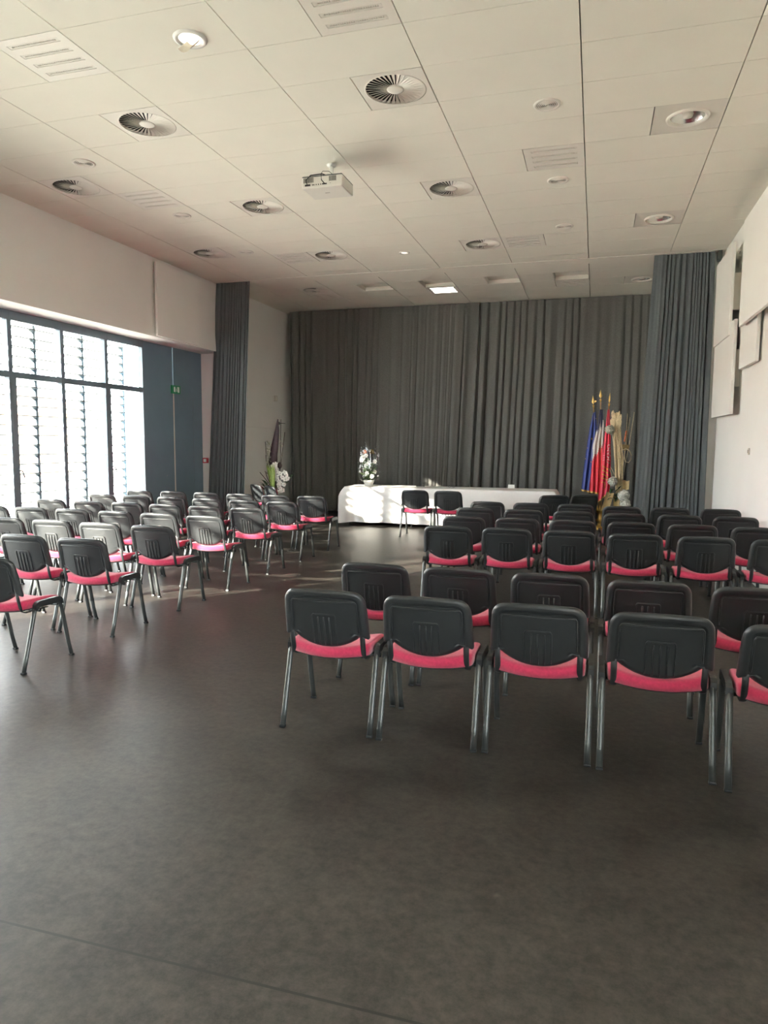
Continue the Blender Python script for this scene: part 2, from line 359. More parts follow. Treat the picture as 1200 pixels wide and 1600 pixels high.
# ------------------------------------------------------------------ outside
struct(MB().box(-60, -7.33, -50, 60, -0.2, -0.05).box(2.26, 40, -50, 60, -0.2, -0.05), 'ground_outside', M['terrace'], 'pale paving outside the windows', cat='ground')
struct(MB().box(-8.1, -7.33, YW0 - 1, YJ + 2, 3.40, 3.52), 'added_eave_1', M['offwhite'], 'added white eave over the outside louvres, cutting the high sun', cat='eave')  # assumed eave, added to keep high sun off the backdrop
def louvre_bay(y0, y1, idx):
    lab = 'pale horizontal louvre screen outside ' + ['the last window before the blue panel', 'the second window from the blue panel', 'the third window from the blue panel',
        'the fourth window from the blue panel', 'the fifth window from the blue panel', 'the sixth window from the blue panel', 'the seventh window from the blue panel', 'the eighth window from the blue panel'][idx]
    o = thing('louvre_screen', lab, 'louvre screen', (-7.80, y0, 0), group='louvre screens outside the glazing')
    m = MB(); L = y1 - y0
    for i in range(23):
        z = 0.12 + i * .14
        a = math.radians(15); c, s_ = math.cos(a) * .052, math.sin(a) * .052
        v = [(-c, .0, z - s_), (c, .0, z + s_), (c, L - .002, z + s_), (-c, L - .002, z - s_)]
        v2 = [(p[0], p[1], p[2] + .010) for p in v]
        m.add(v + v2, [(0, 3, 2, 1), (4, 5, 6, 7), (0, 1, 5, 4), (1, 2, 6, 5), (2, 3, 7, 6), (3, 0, 4, 7)])
    m.build('slats', M['louvre'], o)
    p = MB().bbox(-.03, .03, L - .05, L - .001, -.05, 3.39, .004)
    for i in range(23):
        z = 0.12 + i * .14
        p.add([(.03, L - .12, z - .004), (.03, L - .03, z - .004), (.03, L - .03, z - .05), (.024, L - .12, z - .004), (.024, L - .03, z - .004), (.024, L - .03, z - .05)],
              [(0, 1, 2), (3, 5, 4), (0, 3, 4, 1), (1, 4, 5, 2), (2, 5, 3, 0)])
    p.build('post', M['frame'], o)
lys = [5.08 - 1.02 * k for k in range(9)]
for k in range(8): louvre_bay(lys[k + 1], lys[k], k)
hs = thing('neighbour_house', 'low ochre rendered house with clay tile roof beyond the louvres', 'house', (-24, 8, 0))
MB().box(-4, 0, -16, 16, -.05, 2.9).build('wall', M['render_'], hs)
rf = MB()
rf.grid(160, 8, lambda u, v: (0.6 - v * 4, -16.5 + u * 33, 2.85 + v * 1.3 + .05 * abs(math.sin(u * 160 * PI / 2.0))))
rf.build('roof', M['tiles'], hs)
for yy in (-9, -3, 3.5, 9):
    MB().box(-.02, .03, yy, yy + 1.0, 1.0, 2.2).build('window', M['frame'], hs)

# ------------------------------------------------------------------ curtains
def fbm(x, s=0): return noise.noise(Vector((x, s * 7.3, 1.7)))
def curtain(name, label, xt0, xt1, xb0, xb1, y, z0, z1, amp, freq, seed, nu=320, nv=24, gather=None):
    mt = M['curtain'] if name == 'stage_curtain' else M['sidecurtain']
    m = MB()
    def fn(u, v):
        # u across, v from top to bottom
        uu_ = u + 0.012 * fbm(u * 9 + seed, 1) * (1 - abs(2 * u - 1))
        x = (xt0 + (xt1 - xt0) * uu_) * (1 - v) + (xb0 + (xb1 - xb0) * uu_) * v
        ph = u * freq + 2.6 * fbm(u * freq * .25, seed) + .5 * fbm(u * freq * .9, seed + 20) + 0.15 * v * fbm(u * freq * .3, seed + 5)
        a = amp * (0.45 + 1.3 * abs(fbm(u * freq * .31, seed + 3)) + 0.35 * v) * (.35 + .65 * min(1, v * 5))
        if gather:
            g = math.exp(-((u - gather) / .07) ** 2); a *= 1 + 1.4 * g
        w_ = math.sin(2 * PI * ph)
        yy = y + a * (w_ + 0.35 * math.sin(4 * PI * ph + 1.0 + seed)) + .25 * amp * fbm(u * freq * 1.7 + v * .3, seed + 9)
        x += 0.35 * a * math.cos(2 * PI * ph)
        return (x, yy, z1 + (z0 - z1) * v)
    m.grid(nu, nv, fn)
    o = m.build(name, mt); tag(o, label, 'curtain'); return o
curtain('stage_curtain', 'left half of the dark backdrop curtain behind the table', -6.52, -2.22, -6.50, -2.40, 9.36, .07, ZC - .01, .028, 22, 2, nu=800, gather=.98)
curtain('stage_curtain', 'right half of the dark backdrop curtain behind the flags', -2.20, 1.55, -2.38, 1.55, 9.38, .07, ZC - .01, .028, 18, 5, nu=700, gather=.04)
curtain('side_curtain', 'gathered dark curtain at the left edge of the stage opening', -6.66, -5.965, -6.93, -6.15, 6.36, .03, ZC - .006, .017, 11, 11, nu=300)
curtain('side_curtain', 'gathered dark curtain at the right edge of the stage opening', .985, 1.853, .80, 1.87, 6.385, .03, ZC - .006, .034, 11, 17, nu=300)
rp = thing('curtain_pulley', 'small dark pulley bracket beside the top of the right curtain', 'bracket', (1.915, 6.37, 4.40))
MB().bbox(-.03, .03, -.05, .05, 0.0, .13, .006).build('bracket', M['leg'], rp)
MB().lathe([(.0, -.03), (.035, -.03), (.035, 0.0), (0, 0)], (0, 0, 0), 14).build('wheel', M['leg'], rp)
MB().tube([(0, 0, -.02), (-.03, 0, -.10), (-.045, 0, -.16)], .003, 6).build('cord', M['white'], rp)

# ------------------------------------------------------------------ acoustic panels and wall bits
def wpanel(label, x0, x1, y0, y1, z0, z1, b=.006, grp='white acoustic boards on the walls'):
    o = thing('acoustic_panel', label, 'acoustic panel', ((x0 + x1) / 2, (y0 + y1) / 2, z0), group=grp)
    dx, dy, dz = (x1 - x0) / 2, (y1 - y0) / 2, z1 - z0
    MB().bbox(-dx, dx, -dy, dy, 0, dz, b).build('board', M['wall'], o)
    left = x0 < 0
    for yy in (-dy * .7, dy * .7):
        if left: MB().box(-dx - (x0 - XL), -dx, yy - .03, yy + .03, dz * .3, dz * .7).build('standoff', M['offwhite'], o)
        else: MB().box(dx, dx + (XR - x1), yy - .03, yy + .03, dz * .3, dz * .7).build('standoff', M['offwhite'], o)
    return o
wpanel('square white acoustic board on the left wall above the blue door', XL + .05, XL + .09, 4.39, 5.63, 3.29, 4.45)
wpanel('farthest upper white board on the right wall, beside the curtain', 1.85, 1.89, 4.82, 6.12, 3.05, 4.25)
wpanel('lowest white board on the right wall, beside the curtain', 1.87, 1.91, 4.54, 6.10, 2.0, 3.22)
wpanel('largest white board at the upper right, running out of view', 1.84, 1.88, 1.60, 4.05, 3.04, 4.30)
wpanel('short white board below the largest one on the right wall', 1.93, 1.97, 3.46, 4.44, 2.56, 3.60)
sk = thing('wall_socket', 'small grey socket on the right wall', 'socket', (XR - .01, 3.85, 1.48))
MB().bbox(-.008, .01, -.03, .03, 0, .08, .003).build('plate', M['offwhite'], sk); MB().box(-.010, -.007, -.015, .015, .02, .06).build('insert', M['grid'], sk)
sk = thing('wall_switch', 'pale switch box on the left wall of the stage', 'switch', (XL + .01, 8.93, 2.50))
MB().bbox(-.01, .02, -.07, .07, 0, .13, .004).build('plate', M['offwhite'], sk); MB().box(.02, .024, -.035, .035, .03, .10).build('rocker', M['white'], sk)
wpanel('low white board on the left wall of the stage', XL + .02, XL + .05, 7.00, 8.62, .60, 1.90, grp=None)
rl = thing('wall_bracket', 'thin grey bracket on the stage wall beside the backdrop curtain', 'bracket', (XL, 9.1, 2.02))
MB().tube([(0, 0, 0), (.06, 0, .0), (.06, .22, 0)], .008, 6).build('arm', M['leg'], rl); MB().bbox(-.0, .02, -.03, .03, -.03, .03, .003).build('plate', M['leg'], rl)
cp = thing('call_point', 'red fire call point on the white jamb beside the blue door', 'call point', (-7.10, YJ - .03, 1.18))
MB().bbox(-.05, .05, -.03, .03, 0, .10, .006).build('case', M['redbox'], cp); MB().box(-.03, .03, -.034, -.030, .02, .08).build('glass_plate', M['signw'], cp)
ex = thing('exit_sign', 'green emergency exit sign on the blue door', 'exit sign', (XG + .02, 5.73, 2.46))
MB().bbox(0, .035, -.135, .135, 0, .15, .005).build('box', M['green'], ex)
MB().box(.035, .037, -.125, .125, .01, .14).build('panel', M['green'], ex)
g = MB()   # running figure, arrow and door of the pictogram
g.box(.037, .0385, .035, .085, .025, .125).box(.037, .0385, -.085, -.04, .03, .12)
g.tube([(.038, -.005, .035), (.038, .0, .07), (.038, .012, .10)], .004, 6).blob((.038, .016, .113), .008).tube([(.038, .0, .07), (.038, .022, .045)], .003, 6).tube([(.038, .012, .09), (.038, -.02, .08)], .003, 6)
g.build('pictogram', M['signw'], ex)

# ------------------------------------------------------------------ ceiling fixtures
def swirl(x, y, label):
    o = thing('swirl_diffuser', label, 'air diffuser', (x, y, ZC), group='square swirl air diffusers in the ceiling')
    n = 72; m = MB(); R = .262
    sq = []
    for k in range(n):
        a = 2 * PI * k / n; c, s_ = math.cos(a), math.sin(a); q = .294 / max(abs(c), abs(s_)); sq.append((c * q, s_ * q))
    vs = [(p[0], p[1], 0) for p in sq] + [(R * math.cos(2 * PI * k / n), R * math.sin(2 * PI * k / n), 0) for k in range(n)]
    vs += [(R * math.cos(2 * PI * k / n), R * math.sin(2 * PI * k / n), .03) for k in range(n)] + [(p[0], p[1], .02) for p in sq]
    f = []
    for k in range(n):
        j = (k + 1) % n; f += [(k, j, n + j, n + k), (n + k, n + j, 2 * n + j, 2 * n + k), (3 * n + k, 3 * n + j, j, k)]
    m.add(vs, f); m.build('plate', M['white'], o)
    MB().lathe([(0, .05), (R, .05), (R, .03)], n=36).build('plenum', M['dark'], o)
    v = MB(); N = 36
    for k in range(N):
        a = 2 * PI * k / N; c, s_ = math.cos(a), math.sin(a)
        for_r = []
        for r, wd in ((.070, .0050), (.25, .0175)):
            tx, ty = -s_, c
            for_r += [(c * r - tx * wd * .75, s_ * r - ty * wd * .75, .012), (c * r + tx * wd, s_ * r + ty * wd, .001)]
        t = [(p[0], p[1], p[2] + .0015) for p in for_r]
        v.add(for_r + t, [(0, 1, 3, 2), (4, 6, 7, 5), (0, 2, 6, 4), (1, 5, 7, 3), (0, 4, 5, 1), (2, 3, 7, 6)])
    v.lathe([(.249, .0), (R, .0), (R, .012), (.249, .012)], n=48)
    v.build('vanes', M['white'], o)
    MB().lathe([(0, -.002), (.055, -.0015), (.072, .001), (.072, .012)], n=32).build('hub', M['white'], o)
    return o
SWL = ['swirl diffuser in the third tile column, nearest to the viewer at left', 'swirl diffuser at the top centre of the ceiling, largest in view',
       'swirl diffuser near the left wall above the first windows', 'swirl diffuser to the left of the projector', 'swirl diffuser to the right of the projector',
       'swirl diffuser beside a slotted plate, right of centre before the stage', 'swirl diffuser near the left wall above the acoustic board', 'swirl diffuser beside a slotted plate, left of centre before the stage',
       'swirl diffuser in the stage ceiling at left']
for (x, y, s), lb in zip(SWIRL, SWL): swirl(x, y, lb)
def slotplate(x, y, label, lit=False):
    o = thing('slot_diffuser' if not lit else 'ceiling_light', label, 'air diffuser' if not lit else 'ceiling light', (x, y, ZC), group=None if lit else 'square plates with four slots in the ceiling')
    b = MB(); ysl = [-.20, -.068, .064, .196]; hw = .026
    edges = [-.296] + [e for c in ysl for e in (c - hw, c + hw)] + [.296]
    for a, c in zip(edges[::2], edges[1::2]): b.box(-.296, .296, a, c, -.001, .012)
    for c in ysl:
        b.box(-.296, -.225, c - hw, c + hw, -.001, .012).box(.225, .296, c - hw, c + hw, -.001, .012)
    b.build('plate', M['white'], o)
    for c in ysl:
        s_ = MB()
        if lit: s_.box(-.225, .225, c - .024, c + .024, .0, .010); s_.build('lit_slot', M['lamp'], o)
        else:
            s_.box(-.222, .222, c - .021, c - .009, .001, .012).box(-.222, .222, c + .009, c + .021, .001, .012).box(-.222, -.2, c - .009, c + .009, .001, .012).box(.2, .222, c - .009, c + .009, .001, .012)
            for k in range(24): s_.box(-.2 + k * .4 / 24, -.2 + k * .4 / 24 + .006, c - .009, c + .009, .004, .012)
            s_.box(-.225, .225, c - hw, c + hw, .0122, .014)
            s_.build('slot', M['offwhite'], o)
    MB().box(-.29, .29, -.29, .29, .016, .03).build('backing', M['grid'], o)
    return o
SLL = ['slotted plate at the upper left corner of the ceiling', 'slotted plate at the top centre edge of the ceiling', 'slotted plate near the left wall between two round grilles',
       'slotted plate left of a swirl diffuser before the stage', 'slotted plate to the right of centre between two round grilles', 'slotted plate right of a swirl diffuser before the stage',
       'slotted plate in the stage ceiling at left', 'slotted plate in the stage ceiling at right']
for (x, y, s), lb in zip(SLOT, SLL): slotplate(x, y, lb)
slotplate(*LITP[0][:2], 'lit white ceiling light above the stage', lit=True)
for (x, y, s), lb in zip(TRAY, ['recessed ceiling tray above the stage, leftmost', 'recessed ceiling tray above the stage next to the lit light', 'recessed ceiling tray above the stage, third from the left', 'recessed ceiling tray above the stage at right']):
    o = thing('ceiling_tray', lb, 'ceiling tray', (x, y, ZC), group='recessed trays above the stage')
    t = MB().box(-.298, -.288, -.298, .298, 0, .07).box(.288, .298, -.298, .298, 0, .07).box(-.288, .288, -.298, -.288, 0, .07).box(-.288, .288, .288, .298, 0, .07)
    t.build('rim', M['offwhite'], o); MB().box(-.298, .298, -.298, .298, .07, .08).build('panel', M['ceil'], o)
for (x, y, s), lb in zip(DOWN, ['round downlight in a square plate at the upper right', 'round downlight in a square plate near the right wall before the curtain', 'round downlight in a square plate above the stage at right']):
    o = thing('downlight', lb, 'ceiling light', (x, y, ZC), group='square plates with a round downlight')
    n = 64; R = .185; m = MB(); sq = []
    for k in range(n):
        a = 2 * PI * k / n; c, s_ = math.cos(a), math.sin(a); q = .296 / max(abs(c), abs(s_)); sq.append((c * q, s_ * q))
    m.add([(p[0], p[1], .002) for p in sq] + [(R * math.cos(2 * PI * k / n), R * math.sin(2 * PI * k / n), .002) for k in range(n)], [(k, (k + 1) % n, n + (k + 1) % n, n + k) for k in range(n)])
    m.build('plate', M['offwhite'], o)
    MB().lathe([(.186, .004), (.18, -.012), (.165, -.016), (.155, -.008), (.15, .012)], n=48).build('ring', M['white'], o)
    MB().lathe([(.155, .004), (.13, .05), (.08, .085), (0, .095)], n=40).build('reflector', M['chrome'], o)
    MB().lathe([(.0, .0), (.04, .004), (.05, .03), (.03, .07)], n=20).build('bulb', M['white'], o)
def grille(x, y, label):
    o = thing('round_grille', label, 'ceiling grille', (x, y, ZC), group='round ringed grilles in the ceiling')
    MB().lathe([(.118, 0), (.116, -.008), (.100, -.012), (.088, -.006)], n=40).build('rim', M['white'], o)
    r = MB()
    for q in (.078, .062, .046, .030, .014): r.lathe([(q + .005, -.004), (q, -.010), (q - .006, -.004), (q + .005, -.004)], n=32)
    r.build('rings', M['white'], o); MB().lathe([(0, -.001), (.09, -.001)], n=32).build('backing', M['grid'], o)
for (x, y), lb in zip([(-.3, .9), (-.3, 2.75), (-.3, 4.5), (-5.1, .9), (-5.07, 2.72), (-5.1, 4.55)],
        ['round ceiling grille right of the largest swirl diffuser', 'round ceiling grille just beyond the right slotted plate', 'round ceiling grille farthest along the right tile column',
         'round ceiling grille nearest along the left wall', 'round ceiling grille just beyond the left slotted plate', 'round ceiling grille above the left acoustic board']): grille(x, y, lb)
sp = thing('recessed_spot', 'round recessed spot with a drooping frosted sheet at the upper left', 'ceiling light', (-2.74, -.84, ZC))
MB().lathe([(.125, 0), (.12, -.010), (.10, -.014), (.085, -.004)], n=40).build('rim', M['pot'], sp)
MB().lathe([(0, -.002), (.086, -.002)], n=32).build('bulb', M['bulb'], sp)
MB().grid(10, 10, lambda u, v: (-.055 + u * .11 + (v - .5) * .03, -.05 + v * .075, -.015 - .085 * (1 - v) - .018 * math.sin(PI * u) + .015 * abs(2 * u - 1) ** 3)).build('frosted_sheet', M['foil'], sp)
sp = thing('small_spot', 'small round downlight before the stage band', 'ceiling light', (-2.74, 5.23, ZC))
MB().lathe([(.085, 0), (.08, -.008), (.06, -.010), (.05, 0)], n=32).build('rim', M['pot'], sp)
MB().lathe([(0, -.002), (.05, -.002)], n=24).build('bulb', M['bulb'], sp)

# projector
pj = thing('projector', 'white projector hanging from the ceiling on a short pole', 'projector', (-2.57, 1.52, 4.20))
MB().bbox(-.225, .215, -.17, .18, 0, .115, .014).build('housing', M['projector'], pj)
MB().bbox(-.223, .213, -.168, .178, .108, .122, .005).build('lid', M['leg'], pj)
gr = MB()
for k in range(7): gr.bbox(-.205 + k * .0165, -.195 + k * .0165, -.176, -.165, .055, .103, .001)
gr.build('vent', M['grid'], pj)
gr = MB()
for k in range(5): gr.bbox(.075 + k * .0165, .085 + k * .0165, -.176, -.165, .055, .103, .001)
gr.build('vent', M['grid'], pj)
gr = MB().box(-.19, -.13, -.174, -.168, .022, .040)
for k in (-.11, -.095, -.07, -.045, -.02): gr.box(k, k + .009, -.174, -.168, .026, .036)
gr.box(0.0, .05, -.174, -.168, .026, .038).lathe([(.006, 0), (0, 0.0)], (.09, -.172, .034)); gr.build('sockets', M['dark'], pj)
gr = MB()
for k in range(6): gr.box(.211, .2165, -.05 + k * .025, -.04 + k * .025, .03, .09)
gr.build('side_vent', M['offwhite'], pj)
MB().lathe([(.045, 0), (.045, .03), (.038, .03)], (0, 0, 0), 24).build('lens', M['dark'], pj, (-.1, .195, .055)).rotation_euler = (PI / 2, 0, 0)
MB().bbox(-.10, .10, -.09, .09, .122, .145, .004).build('mount_plate', M['leg'], pj)
MB().tube([(0, .1, .14), (0, .1, .331)], .020, 14).lathe([(.05, .318), (.045, .30), (.02, .296)], (0, .1, 0), 20).build('mount_pole', M['pot'], pj)
MB().tube([(-.16, -.176, .03), (-.17, -.20, .07), (-.12, -.19, .12), (-.02, -.12, .15), (.05, .02, .15), (.02, .08, .2)], .006, 8).build('cable', M['dark'], pj)
MB().tube([(-.01, -.12, .145), (0.0, -.20, .12), (.005, -.205, .06), (.03, -.178, .03)], .005, 8).build('cable', M['dark'], pj)
MB().tube([(-.05, -.1, .15), (-.02, -.1, .185), (.04, -.08, .185), (.08, -.06, .15)], .003, 8).build('cable', M['dark'], pj)
MB().box(-.03, .02, -.03, .0, -.001, .001).build('badge', M['grid'], pj).scale = (1, .3, 1)

# ------------------------------------------------------------------ chairs
def outline_back():
    P = []; W, zt, zs, r = .240, .808, .545, .075
    def arc(cx, cz, rad, a0, a1, n):
        for k in range(n + 1):
            a = math.radians(a0 + (a1 - a0) * k / n); P.append((cx + rad * math.cos(a), cz + rad * math.sin(a)))
    n = 14
    for k in range(n + 1):                      # bottom belly, left to right
        t = -1 + 2 * k / n; P.append((t * .195, .478 + .068 * abs(t) ** 2.2))
    arc(W - .02 + .004, zs + .003, .02, -55, 0, 4)
    for k in range(1, 5): P.append((W + .004 - .008 * k / 5, zs + (zt - r - zs) * k / 5))
    arc(W - .006 - r, zt - r, r, 0, 88, 10)
    for k in range(1, 8):
        t = 1 - 2 * k / 8; P.append((t * (W - .006 - r), zt + .006 * (1 - t * t)))
    arc(-(W - .006 - r), zt - r, r, 92, 180, 10)
    for k in range(4, 0, -1): P.append((-(W + .004 - .008 * k / 5), zs + (zt - r - zs) * k / 5))
    arc(-(W - .016), zs + .003, .02, 180, 235, 4)
    return P
RINGS = [1, .993, .98, .965, .945, .92, .895, .875, .86, .845, .83, .815, .80, .785, .77, .755, .74, .70, .64, .56, .46, .34, .2]
def seg_dist(q, A, B):
    ab = B - A; t = np.clip(((q - A) * ab).sum(1) / np.maximum((ab * ab).sum(1), 1e-12), 0, 1)
    return float(np.min(np.hypot(*(A + ab * t[:, None] - q).T)))
def shell(outl, centre, front, back, dist_scale=1.0):
    """closed solid between two height fields over a star-shaped outline; front/back(x, z, d) -> y"""
    N = len(outl); O = np.array(outl); c = np.array(centre)
    m = MB(); tops = []
    def layer(fn):
        vs = []
        for s_ in RINGS:
            for p in O:
                q = c + (p - c) * s_
                d = seg_dist(q, O, np.roll(O, -1, 0)) if s_ < 1 else 0.0
                vs.append((q[0], fn(q[0], q[1], d), q[1]))
        vs.append((c[0], fn(c[0], c[1], .2), c[1])); return vs
    A, B = layer(front), layer(back); K = len(RINGS); fs = []
    def faces(o, flip):
        for i in range(K - 1):
            for k in range(N):
                j = (k + 1) % N; f = (o + i * N + k, o + i * N + j, o + (i + 1) * N + j, o + (i + 1) * N + k); fs.append(f[::-1] if flip else f)
        for k in range(N):
            f = (o + (K - 1) * N + k, o + (K - 1) * N + (k + 1) % N, o + K * N); fs.append(f[::-1] if flip else f)
    nA = len(A); faces(0, True); faces(nA, False)
    for k in range(N):
        j = (k + 1) % N; fs.append((k, j, nA + j, nA + k))
    m.add(A + B, fs, 0, True); return m
def sm(a, b, x):
    t = max(0, min(1, (x - a) / (b - a))); return t * t * (3 - 2 * t)
def yc(x, z): return .052 - (z - .50) * .24 - .030 * (1 - min(1, (x / .24) ** 2))
_ob = np.array([p for p in outline_back()[15:]] ); _A, _B = _ob[:-1], _ob[1:]
def back_rear(x, z, d):
    d2 = seg_dist(np.array((x, z)), _A, _B)
    rnd = .020 * math.sqrt(max(0, 1 - (1 - min(1, d / .022)) ** 2))
    return yc(x, z) - rnd + .009 * sm(.034, .046, d2)
def make_chair():
    o = bpy.data.objects.new('stacking_chair', None); COL.objects.link(o); o.empty_display_size = .1
    ol = outline_back(); cen = (0, .655)
    b = shell(ol, cen, lambda x, z, d: yc(x, z) + .004, back_rear)
    # moulded frame and ribs on the rear of the shell
    def ys_(x, z, e=.0): return yc(x, z) - .0135 - e
    zb = .500
    fr = [(-.066, zb), (-.066, .66), (-.060, .672), (.060, .672), (.066, .66), (.066, zb)]
    def ridge(pts, r):
        q = []
        for a, c in zip(pts[:-1], pts[1:]):
            for k in range(5): t = k / 5; q.append((a[0] + (c[0] - a[0]) * t, a[1] + (c[1] - a[1]) * t))
        q.append(pts[-1]); b.tube([(x, ys_(x, z), z) for x, z in q], r, 6, up=Vector((0, 1, 0)))
    ridge(fr, .0035)
    ins = [(-.188, .575), (-.186, .735), (-.178, .748), (.178, .748), (.186, .735), (.188, .575)]
    ridge(ins, .0045)
    for x in (-.032, 0, .032): ridge([(x, zb - .008), (x, .655)], .0048)
    b.build('backrest', M['plastic'], o)
    ol2 = [(x * .97, .655 + (z - .655) * .965) for x, z in ol]
    shell(ol2, cen, lambda x, z, d: yc(x, z) + .004 + .026 * math.sqrt(max(0, 1 - (1 - min(1, d / .025)) ** 2)), lambda x, z, d: yc(x, z) + .002).build('back_cushion', M['pink'], o.children[0])
    # seat cushion in plan (x, y) coordinates, with the rear edge bowed outwards
    P = []; n = 16
    for k in range(n + 1):
        t = -1 + 2 * k / n; P.append((t * .20, .005 + .045 * abs(t) ** 2.0))
    for a in range(-50, 1, 12): P.append((.185 + .045 * math.cos(math.radians(a)), .095 + .045 * math.sin(math.radians(a))))
    P += [(.232, .16), (.233, .22), (.232, .28), (.230, .34)]
    for a in range(0, 91, 15): P.append((.18 + .05 * math.cos(math.radians(a)), .375 + .05 * math.sin(math.radians(a))))
    P += [(.12, .429), (.06, .431), (0, .432)]
    R_ = [(-x, y) for x, y in P[::-1] if abs(x) > 1e-6]
    i0 = next(i for i, p in enumerate(R_) if p[1] < .06 and abs(p[0]) <= .2001)
    P = P + R_[:i0]
    def top(x, y, d):
        base = .463 + .026 * (abs(x) / .23) ** 2 + .006 * math.cos((y - .05) / .38 * PI) - .018 * sm(.30, .44, y)
        return base + .020 * math.sqrt(max(0, 1 - (1 - min(1, d / .03)) ** 2)) - .012
    def bot(x, y, d): return .424 + .012 * (abs(x) / .23) ** 2 - .012 * sm(.30, .44, y)
    s = shell(P, (0, .22), top, bot)
    s.v = [(x, z, y) for x, y, z in s.v]; s.f = [f[::-1] for f in s.f]
    s.build('seat', M['pink'], o)
    P2 = [(x * .985, .22 + (y - .22) * .985) for x, y in P]
    s = shell(P2, (0, .22), lambda x, y, d: bot(x, y, d) + .004, lambda x, y, d: bot(x, y, d) - .004 - .012 * min(1, d / .03))
    s.v = [(x, z, y) for x, y, z in s.v]; s.f = [f[::-1] for f in s.f]
    s.build('seat_pan', M['plastic'], o)
    X = .256
    for sx in (-1, 1):
        rear = [(sx * X, .0, .012), (sx * X, .03, .11), (sx * X, .115, .395), (sx * (X - .001), .128, .425), (sx * (X - .002), .150, .440), (sx * (X - .002), .20, .446), (sx * (X - .002), .26, .447)]
        front = [(sx * X, .472, .012), (sx * X, .444, .11), (sx * X, .385, .385), (sx * (X - .001), .372, .422), (sx * (X - .002), .35, .440), (sx * (X - .002), .31, .446), (sx * (X - .002), .26, .447)]
        for path in (rear, front):
            l = MB().tube(path, .0165, 12, r2=.0125, up=Vector((0, 1, 0))).build('leg', M['leg'], o)
            f = path[0]
            MB().bbox(f[0] - .0172, f[0] + .0172, f[1] - .0135, f[1] + .0135, 0, .014, .004).build('foot', M['plastic'], l)
        # moulded side cap over the top of the frame
        c = MB(); pr = [(.118, .418), (.118, .455), (.135, .474), (.16, .480), (.34, .478), (.368, .470), (.384, .452), (.386, .418), (.366, .418), (.352, .436), (.15, .436), (.136, .418)]
        xa, xb = sx * (X - .012), sx * (X + .018)
        vs = [(xa, y, z) for y, z in pr] + [(xb, y, z) for y, z in pr]; n_ = len(pr)
        c.add(vs, [(k, (k + 1) % n_, n_ + (k + 1) % n_, n_ + k) for k in range(n_)] + [(0, 1, 2, 11), (2, 3, 10, 11), (3, 4, 9, 10), (4, 5, 9), (5, 6, 8, 9), (6, 7, 8)] + [tuple(n_ + i for i in f) for f in ((0, 1, 2, 11), (2, 3, 10, 11), (3, 4, 9, 10), (4, 5, 9), (5, 6, 8, 9), (6, 7, 8))])
        c.build('side_cap', M['plastic'], o)
        MB().tube([(sx * .205, .30, .405), (sx * .205, .09, .408), (sx * .205, .055, .425), (sx * .205, .035, .50), (sx * .206, .012, .60)], .004, 8, r2=.015, up=Vector((1, 0, 0))).build('back_bracket', M['plastic'], o)
    for yb in (.15, .345):
        MB().tube([(-X, yb, .418), (X, yb, .418)], .010, 10).build('crossbar', M['leg'], o)
    MB().tube([(X + .004, .155, .418), (X + .018, .155, .418)], .013, 12).build('knob', M['plastic'], o)
    return o
CH = make_chair(); used = [False]
def place(x, y, rz, label, group):
    if not used[0]: o = CH; used[0] = True
    else: o = copy_tree(CH)
    o.location = (x, y, 0); o.rotation_euler = (0, 0, rz); tag(o, label, 'chair', group); return o
ORD = ['nearest to the aisle', 'second from the aisle', 'third from the aisle', 'fourth from the aisle', 'fifth from the aisle', 'farthest from the aisle']
ROWN = ['nearest', 'second', 'third', 'fourth', 'fifth', 'sixth', 'farthest']
LEFT = [
    [(-3.76, -1.87)], [(-3.79, -.90), (-4.41, -.86)], [(-3.78, .05), (-4.39, .08), (-5.0, .13), (-5.60, .15)],
    [(-3.79, 1.01), (-4.39, 1.05), (-4.98, 1.09), (-5.62, 1.15), (-6.23, 1.18), (-6.80, 1.18)],
    [(-3.80, 2.00), (-4.39, 2.02), (-4.98, 2.06), (-5.59, 2.12), (-6.18, 2.12), (-6.83, 2.18)],
    [(-3.79, 2.97), (-4.36, 2.98), (-4.97, 3.05), (-5.58, 3.11), (-6.19, 3.15), (-6.81, 3.20)],
    [(-3.79, 4.00), (-4.37, 3.99), (-4.98, 4.03), (-5.59, 4.09), (-6.22, 4.14), (-6.80, 4.08)]]
RIGHT = [
    [(-1.18, -2.15), (-.61, -2.16), (-.04, -2.15), (.53, -2.17), (1.10, -2.24)],
    [(-1.17, -1.27), (-.61, -1.26), (-.04, -1.28), (.53, -1.33), (1.10, -1.36)],
    [(-1.13, .96), (-.57, .98), (0.0, .98), (.57, .94), (1.15, .92), (1.725, .90)],
    [(-1.14, 1.89), (-.57, 1.92), (0.0, 1.90), (.58, 1.91), (1.155, 1.88), (1.73, 1.83)],
    [(-1.19, 2.94), (-.60, 2.91), (-.02, 2.91), (.55, 2.87), (1.14, 2.87), (1.715, 2.86)],
    [(-1.18, 3.92), (-.60, 3.92), (-.02, 3.92), (.55, 3.80), (1.13, 3.83), (1.71, 3.82)]]
for i, row in enumerate(LEFT):
    for k, (x, y) in enumerate(row):
        rz = math.radians(random.uniform(-1.2, 1.2) + (1.0 if i in (1, 2) else 0))
        if x < -6.6: rz = 0
        place(x, y, rz, 'black chair with pink seat, left block, %s row from the viewer, %s' % (ROWN[i], ORD[k] if len(row) > 1 else 'at the left edge'), 'pink-seated chairs in the left block')
RROW = ['front', 'second', 'third', 'fourth', 'fifth', 'last']
